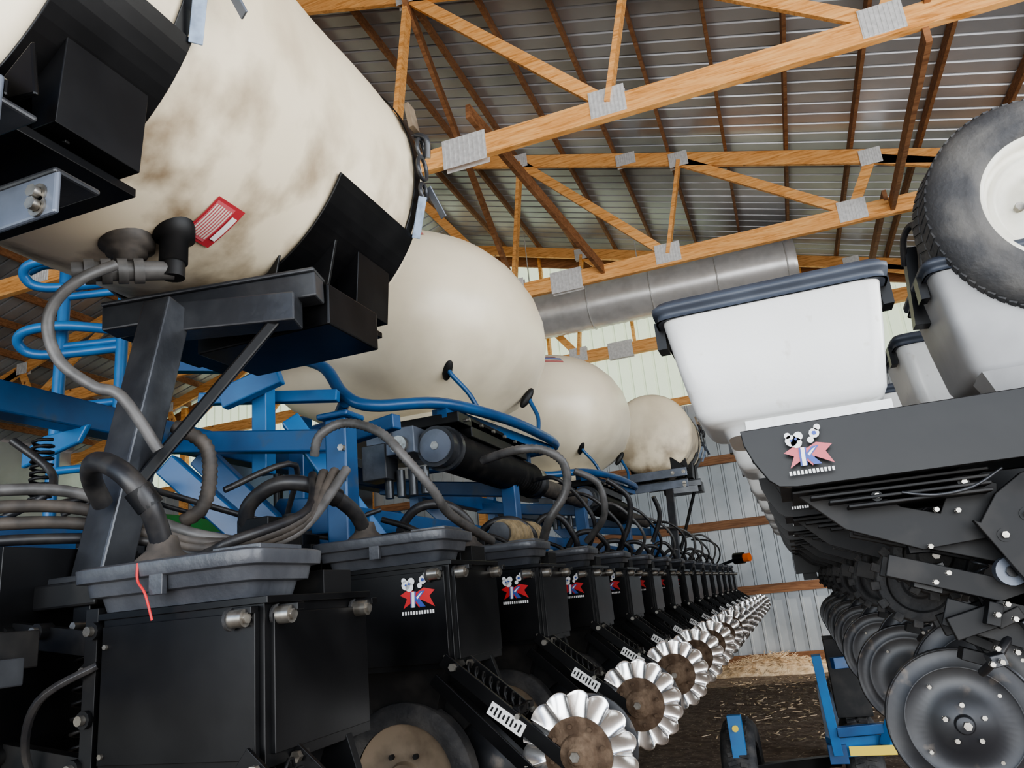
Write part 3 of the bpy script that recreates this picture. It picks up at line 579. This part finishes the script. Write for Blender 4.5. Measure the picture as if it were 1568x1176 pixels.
# ---------------------------------------------------------------- ladder / handrail
b=MB()
A=V((-3.60,2.98,0));B_=V((-3.27,3.08,0))
for P in (A,B_): b.tube([(P.x,P.y,-.2),(P.x,P.y,1.0),(P.x,P.y,2.02),(P.x-.03,P.y,2.10),(P.x-.12,P.y-.04,2.12),(P.x-.2,P.y-.08,2.08)],.032,LBLUE,12)
for z in (.9,1.25,1.6,1.9): b.tube([tuple(A+V((0,0,z))),tuple(B_+V((0,0,z)))],.022,LBLUE,10)
for z in (1.60,2.0): b.tube([(-3.27,3.08,z+.06),(-3.5,2.9,z+.08),(-3.68,2.82,z+.06),(-3.74,2.84,z),(-3.66,2.92,z-.05),(-3.27,3.08,z-.04)],.027,LBLUE,10)
b.beam((-3.8,3.2,-.2),(-3.0,3.4,-.2),.5,.04,BLUE);b.beam((-3.5,3.2,-.2),(-3.5,3.2,-H),.1,.1,BLUE);b.beam((-3.2,3.3,-.2),(-3.2,3.3,-H),.1,.1,BLUE)
b.obj('access_ladder')
# ---------------------------------------------------------------- tractor behind
b=MB();tx,ty=-5.4,6.0
b.box((tx,ty,.55),(1.0,2.2,.9),GREEN);b.box((tx,ty-1.3,.5),(.8,.5,.7),GREEN,taper=(.9,.8));b.box((tx,ty-1.56,.5),(.6,.02,.5),BLACK)
b.box((tx,ty+1.7,1.35),(1.4,1.3,1.2),GLASS,taper=(.95,.95));b.box((tx,ty+1.7,1.98),(1.5,1.5,.12),GREEN);b.box((tx,ty+.3,-.1),(.6,4,.5),BLACKD)
for sx in (-1,1):
    wheel(b,(tx+sx*.9,ty+1.9,-.55),(sx,0,0),.9,.5,YEL,n=30);wheel(b,(tx+sx*.8,ty-.9,-.8),(sx,0,0),.65,.4,YEL,n=30)
    b.beam((tx+sx*.95,ty+1.1,.3),(tx+sx*.95,ty+2.6,.5),.45,.05,GREEN)
b.cyl((tx+.5,ty+.7,1.0),(tx+.5,ty+.7,1.9),.05,BLACK)
b.obj('farm_tractor',None,.02)
# ---------------------------------------------------------------- right planter
pr=empty('seed_planter',(.5,4,H))
def right_unit():
    b=MB()
    b.prism([(-.05,.262),(-.048,.235),(-.035,.20),(-.015,.165),(.0,.152),(.03,.148),(.75,.148),(.75,.262),],(0,0,0),(1,0,0),(0,0,1),-.02,BLACK)
    b.bx((-.045,.02,.24),(.7,.30,.262),BLACK);b.prism([(-.03,.24),(-.0,.165),(.6,.155),(.6,.24)],(0,.30,0),(1,0,0),(0,0,1),.015,BLACKD)
    for i in range(8): b.bx((.01+.015*i,.02+.03*i,.20-.008*i),(.05+.015*i,.06+.03*i,.212-.008*i),BLACKD)
    b.bx((.0,.02,.15),(.3,.30,.158),BLACKD)
    for i in range(4): b.bx((.02+.03*i,.05,.140-.012*i),(.34,.30,.146-.012*i),BLACKD)
    b.prism([(.02,.15),(.12,.17),(.2,.10),(.26,.08),(.3,.15),(.36,.12),(.34,.03),(.22,.02),(.1,.07)],(0,.12,0),(1,0,0),(0,0,1),.015,BLACKD)
    arcp=[(.30+.0,.06)]+[(.44+.15*math.cos(math.radians(t)),-.03+.17*math.sin(math.radians(t))) for t in range(150,-70,-20)]+[(.42,-.10),(.36,-.06)]
    b.prism(arcp,(0,.08,0),(1,0,0),(0,0,1),.018,BLACKD)
    for (x,z,r) in ((.38,.06,.006),(.44,.09,.006),(.50,.06,.008),(.44,-.02,.007),(.52,-.06,.006),(.34,.03,.006),(.16,.12,.005),(.30,.125,.005)):
        b.cyl((x,.066,z),(x,.060,z),r*1.9,BLACKD,n=14);b.cyl((x,.062,z),(x,.052,z),r,SILV,n=6)
    for (a,c_) in (((.12,.08),(.42,-.02)),((.16,.0),(.5,-.12)),((.24,-.12),(.55,-.04))):
        b.beam((a[0],.15,a[1]),(c_[0],.15,c_[1]),.02,.04,BLACKD);b.beam((a[0],.26,a[1]),(c_[0],.26,c_[1]),.02,.04,BLACKD)
    b.beam((.24,.18,-.09),(.36,.17,-.14),.012,.05,BLACKD);b.beam((.36,.17,-.14),(.55,.2,-.06),.012,.05,BLACK)
    b.cyl((.345,.13,-.03),(.345,.10,-.03),.024,SLATE,n=20);b.cyl((.345,.10,-.03),(.345,.09,-.03),.010,BLACK,n=8)
    for (x,y,z,r) in ((.255,.36,-.31,.142),(.33,.46,-.26,.145)):
        b.lathe((x,y,z),(.12,1,0),[(0,-.025),(.016,-.024),(.018,-.012),(.050,-.010),(.055,-.004),(.10,.0),(.104,-.003),(.108,0),(r-.006,.004),(r-.004,.001),(r,.008),(r-.01,.010),(0,.012)],STEELD,48)
        for i in range(5):
            t=i*2*math.pi/5+.3;b.cyl((x+.036*math.cos(t),y-.018,z+.036*math.sin(t)),(x+.036*math.cos(t),y-.008,z+.036*math.sin(t)),.005,SILV,n=6)
        for i in range(4):
            t=i*math.pi/2+.6;b.cyl((x+.085*math.cos(t),y-.010,z+.085*math.sin(t)),(x+.085*math.cos(t),y,z+.085*math.sin(t)),.004,SILV,n=6)
        b.cyl((x,y-.035,z),(x,y-.02,z),.008,SILV,n=6)
    for (x,y,z,r) in ((.27,.34,.01,.08),(.24,.42,-.04,.085)):
        b.lathe((x,y,z),(.05,1,0),[(0,-.02),(.03,-.02),(.035,-.008),(r*.7,-.004),(r*.74,-.018),(r*.95,-.016),(r,0),(r,.02),(r*.9,.03),(0,.03)],RUB,32)
        b.cyl((x,y-.026,z),(x,y-.018,z),.008,SILV,n=6)
        for i in range(14):
            t=i*2*math.pi/14;b.box((x+r*math.cos(t),y,z+r*math.sin(t)),(.018,.03,.018),RUB,Matrix.Rotation(-t,3,'Y'))
    b.tube([(.32+.012*math.cos(i*.9),.2+.012*math.sin(i*.9),.12-.2*i/60) for i in range(60)],.003,GUN,5,False,1)
    b.tube([(.20,.05,.12),(.25,.04,.108),(.31,.05,.115),(.36,.05,.14)],.003,GUN,6)
    b.tube([(.38,.0,.115),(.43,-.03,.13),(.445,-.035,.115)],.006,SILV,8)
    b.bx((.45,.1,-.05),(.75,.35,.15),BLACKD);b.bx((.5,.2,-.35),(.56,.3,.1),BLACKD)
    b.tube([(.28,.2,-.2),(.30,.15,-.17),(.36,.2,-.12),(.42,.2,-.1)],.008,HOSE,7)
    for i in range(22):
        x=random.uniform(.2,.6);z=random.uniform(-.18,.13);yy=random.uniform(.12,.32);b.box((x,yy,z),(random.uniform(.02,.06),.05,random.uniform(.015,.04)),random.choice([BLACKD,GUN,BLACK]),Matrix.Rotation(random.uniform(-.6,.6),3,'Y'));b.cyl((x,.1,z),(x,.085,z),.0045,SILV,n=6)
    logo(b,(.058,-.0215,.203),(1,0,0),(0,0,1),.08,PINK)
    return b.obj('row_unit',None,.003,0,False)
ru2=right_unit();NR=7
for j in range(NR):
    ob=ru2 if j==0 else bpy.data.objects.new('row_unit',ru2.data)
    if j: COL.objects.link(ob)
    ob.location=(0,1.45+.762*j,H);child(ob,pr)
def hopper(x0,x1,y0,y1,z0,z1,m,lid,name='seed_hopper'):
    b=MB();cx,cy=(x0+x1)/2,(y0+y1)/2;hx,hy=(x1-x0)/2,(y1-y0)/2;h=z1-z0;rings=[]
    for (t,s_,p) in ((-.10,.62,6),(-.02,.66,6),(.0,.76,7),(.03,.80,9),(.10,.845,10),(.5,.92,12),(.91,.985,12),(.93,1.0,12),(1.0,1.0,12)):
        rings.append(rrect(cx+ (1-s_)*.12*hx,cy,z0+h*t,hx*s_,hy*(s_+.03),64,p))
    b.loft(rings,m)
    lr=[]
    for (dz,e) in ((-.024,.010),(-.024,.006),(-.008,.006),(-.006,.014),(.004,.015),(.008,.009),(.014,.005),(.016,-.04)): lr.append(rrect(cx,cy,z1+dz,hx+e,hy+e,64,14))
    b.loft(lr,lid)
    b.box((x0-.008,cy-hy*.5,z1-.035),(.02,.05,.06),BLACK);b.box((x1+.008,cy-hy*.5,z1-.03),(.02,.05,.06),BLACK)
    b.box((cx+.03,cy,z0-h*.12),(hx*1.1,hy*1.1,.05),m);b.box((cx+.05,y0+.055,z0-.018),(hx*1.25,.02,.03),m)
    return b.obj(name)
for j in range(NR):
    y=1.50+.762*j;e=.03 if j else 0;hopper(-.17+e,.255+e,y,y+.34,.30,.545,WHITEH,LIDB)
for j,y in enumerate((2.0,2.66,3.4,4.15,4.9)):
    hopper(.44,.86,y,y+.36,.40,.70,GREYH if j==0 else WHITEH,LIDB)
b=MB()
b.beam((.80,1.2,.12),(.80,6.9,.12),.18,.18,BLACK);b.beam((.62,1.4,.32),(.62,6.6,.32),.06,.08,BLACKD)
for y in (2.4,4.0,6.0): b.beam((.62,y,.34),(.66,y,.45),.3,.04,BLACKD);b.beam((.62,y,.32),(.80,y,.2),.05,.05,BLACKD)
b.box((.56,2.05,.385),(.14,.12,.05),GREYH,taper=(.7,.8));b.box((.70,2.02,.40),(.10,.1,.07),GREYH,taper=(.7,.8))
b.bx((.0,6.45,.0),(.3,6.55,.22),BLACK);b.bx((.05,6.5,-.05),(.15,6.6,.05),BLACK);b.cyl((.17,6.42,.12),(.17,6.45,.12),.05,AMB,n=16)
b.tube([(.43,2.2,.78),(.435,2.15,.84),(.455,2.1,.85),(.46,2.12,.78),(.45,2.15,.7)],.009,HOSE,8);b.beam((.44,2.2,.6),(.46,2.2,.82),.05,.05,BLACK)
child(b.obj('toolbar_frame',None,.005),pr)
b=MB()
b.beam((.9,3.5,.1),(.9,3.5,-1.1),.16,.16,BLACK);b.beam((.9,6.2,.1),(.9,6.2,-1.1),.16,.16,BLACK);
for y in (3.5,6.2): wheel(b,(1.12,y,-1.09),(1,0,0),.36,.24)
child(b.obj('transport_legs'),pr)
b=MB();wheel(b,(.735,2.07,.80),(-.12,1,-.02),.282,.19,WRIM,.165,True,72,.006,.06,RUBD)
b.cyl((.735,1.97,.80),(.73,1.95,.80),.035,BLUE,n=16)
b.prism([(-.28,-.06),(-.25,-.22),(-.05,-.42),(.2,-.42),(.1,-.2),(-.1,0)],(.735,2.24,.80),(1,0,0),(0,0,1),.05,BLACK)
b.beam((.74,2.1,.8),(.78,2.3,.78),.07,.07,BLACK);b.beam((.78,2.28,.8),(.80,2.3,.15),.08,.08,BLACK)
b.obj('gauge_wheel')
# ---------------------------------------------------------------- low blue cart frame
b=MB()
b.beam((.02,4.9,-.45),(.04,4.95,-.98),.05,.06,LBLUE);b.beam((.0,5.0,-.95),(.45,5.12,-.95),.10,.10,LBLUE);b.beam((.05,4.92,-.86),(.4,5.02,-.86),.05,.05,BLUE)
b.bx((.1,4.945,-.99),(.34,4.95,-.94),YEL);b.beam((.04,4.95,-.98),(.04,7.5,-.98),.10,.10,BLUE);b.beam((.1,4.9,-.5),(.3,4.98,-.5),.05,.06,BLUE)
b.beam((.30,5.0,-.95),(.36,4.95,-.8),.06,.06,LBLUE);b.bx((-.53,4.92,-1.15),(-.45,4.97,-.75),LBLUE);b.cyl((-.49,4.92,-.82),(-.49,4.91,-.82),.018,YEL,n=16);b.beam((-.45,5.2,-1.1),(.04,5.4,-1.1),.06,.06,BLACK)
wheel(b,(.18,5.4,-1.15),(1,0,0),.30,.2,BLACKD);wheel(b,(-.5,5.2,-1.13),(1,0,0),.32,.2,BLACKD);wheel(b,(.15,7.2,-1.15),(1,0,0),.30,.2,BLACKD)
b.bx((.08,5.3,-.85),(.28,5.6,-.4),BLACKD)
b.obj('implement_cart',None,.005)
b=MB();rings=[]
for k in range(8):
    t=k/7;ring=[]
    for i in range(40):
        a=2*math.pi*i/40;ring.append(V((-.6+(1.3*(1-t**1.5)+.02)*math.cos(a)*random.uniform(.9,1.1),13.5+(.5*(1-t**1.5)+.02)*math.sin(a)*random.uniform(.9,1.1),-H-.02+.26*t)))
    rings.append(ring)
b.loft(rings,SUNSTRAW)
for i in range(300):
    x=-.6+random.gauss(0,.6);y=13.4+random.gauss(0,.2);z=-H+.02+.24*max(0,1-abs(x+.6)/1.3);a=random.uniform(0,3.14);b.beam((x,y,z),(x+.15*math.cos(a),y+.1*math.sin(a),z+random.uniform(-.02,.06)),.01,.006,SUNSTRAW)
b.obj('sunlit_strip_mound')  # pale mound stands in for a sunlit strip of floor
b=MB()
for i in range(900):
    x=random.uniform(-1.2,1.2);y=random.uniform(7.8,12.6);a=random.uniform(0,3.14);l=random.uniform(.03,.1)
    b.beam((x,y,-H+.012),(x+l*math.cos(a),y+l*math.sin(a),-H+.018),.010,.005,random.choice([TAN,TANF,RUST,SUNSTRAW]))
b.obj('straw_litter')
# ---------------------------------------------------------------- light
w=bpy.data.worlds.new('world');scene.world=w;w.use_nodes=True;nt=w.node_tree;bg=nt.nodes['Background']
sky=nt.nodes.new('ShaderNodeTexSky');sky.sky_type='NISHITA';sky.sun_disc=False;sky.sun_elevation=math.radians(45);sky.sun_rotation=math.radians(60)
nt.links.new(sky.outputs[0],bg.inputs[0]);bg.inputs[1].default_value=.33
def area(name,loc,target,sx,sy,e,col=(1,1,1)):
    l=bpy.data.lights.new(name,'AREA');l.shape='RECTANGLE';l.size=sx;l.size_y=sy;l.energy=e;l.color=col
    o=bpy.data.objects.new(name,l);COL.objects.link(o);o.location=loc;o.rotation_euler=(V(target)-V(loc)).to_track_quat('-Z','Y').to_euler();return o
area('door_daylight_front',(-1,-5.8,2.2),(-2,5,4.6),9,4.0,760,(.97,.98,1))
area('door_daylight_right',(4.55,1.6,2.4),(-2,5,3.2),8,4,520,(.97,.98,1))
l=bpy.data.lights.new('sun','SUN');l.energy=3.5;l.angle=.02;o=bpy.data.objects.new('sun',l);COL.objects.link(o);o.rotation_euler=(math.radians(-50),math.radians(10),0);o.location=(0,0,20)
l=bpy.data.lights.new('floor_strip_spot','SPOT');l.energy=900;l.spot_size=math.radians(28);l.color=(1,.93,.82);o=bpy.data.objects.new('floor_strip_spot',l);COL.objects.link(o);o.location=(4.4,12.9,1.9+H-.5);o.rotation_euler=(V((-.5,13.4,.1))-V(o.location)).to_track_quat('-Z','Y').to_euler()  # added spot to brighten the floor strip; the wall has no door here
try: scene.view_settings.look='AgX - Medium High Contrast'
except Exception as e: print(e)
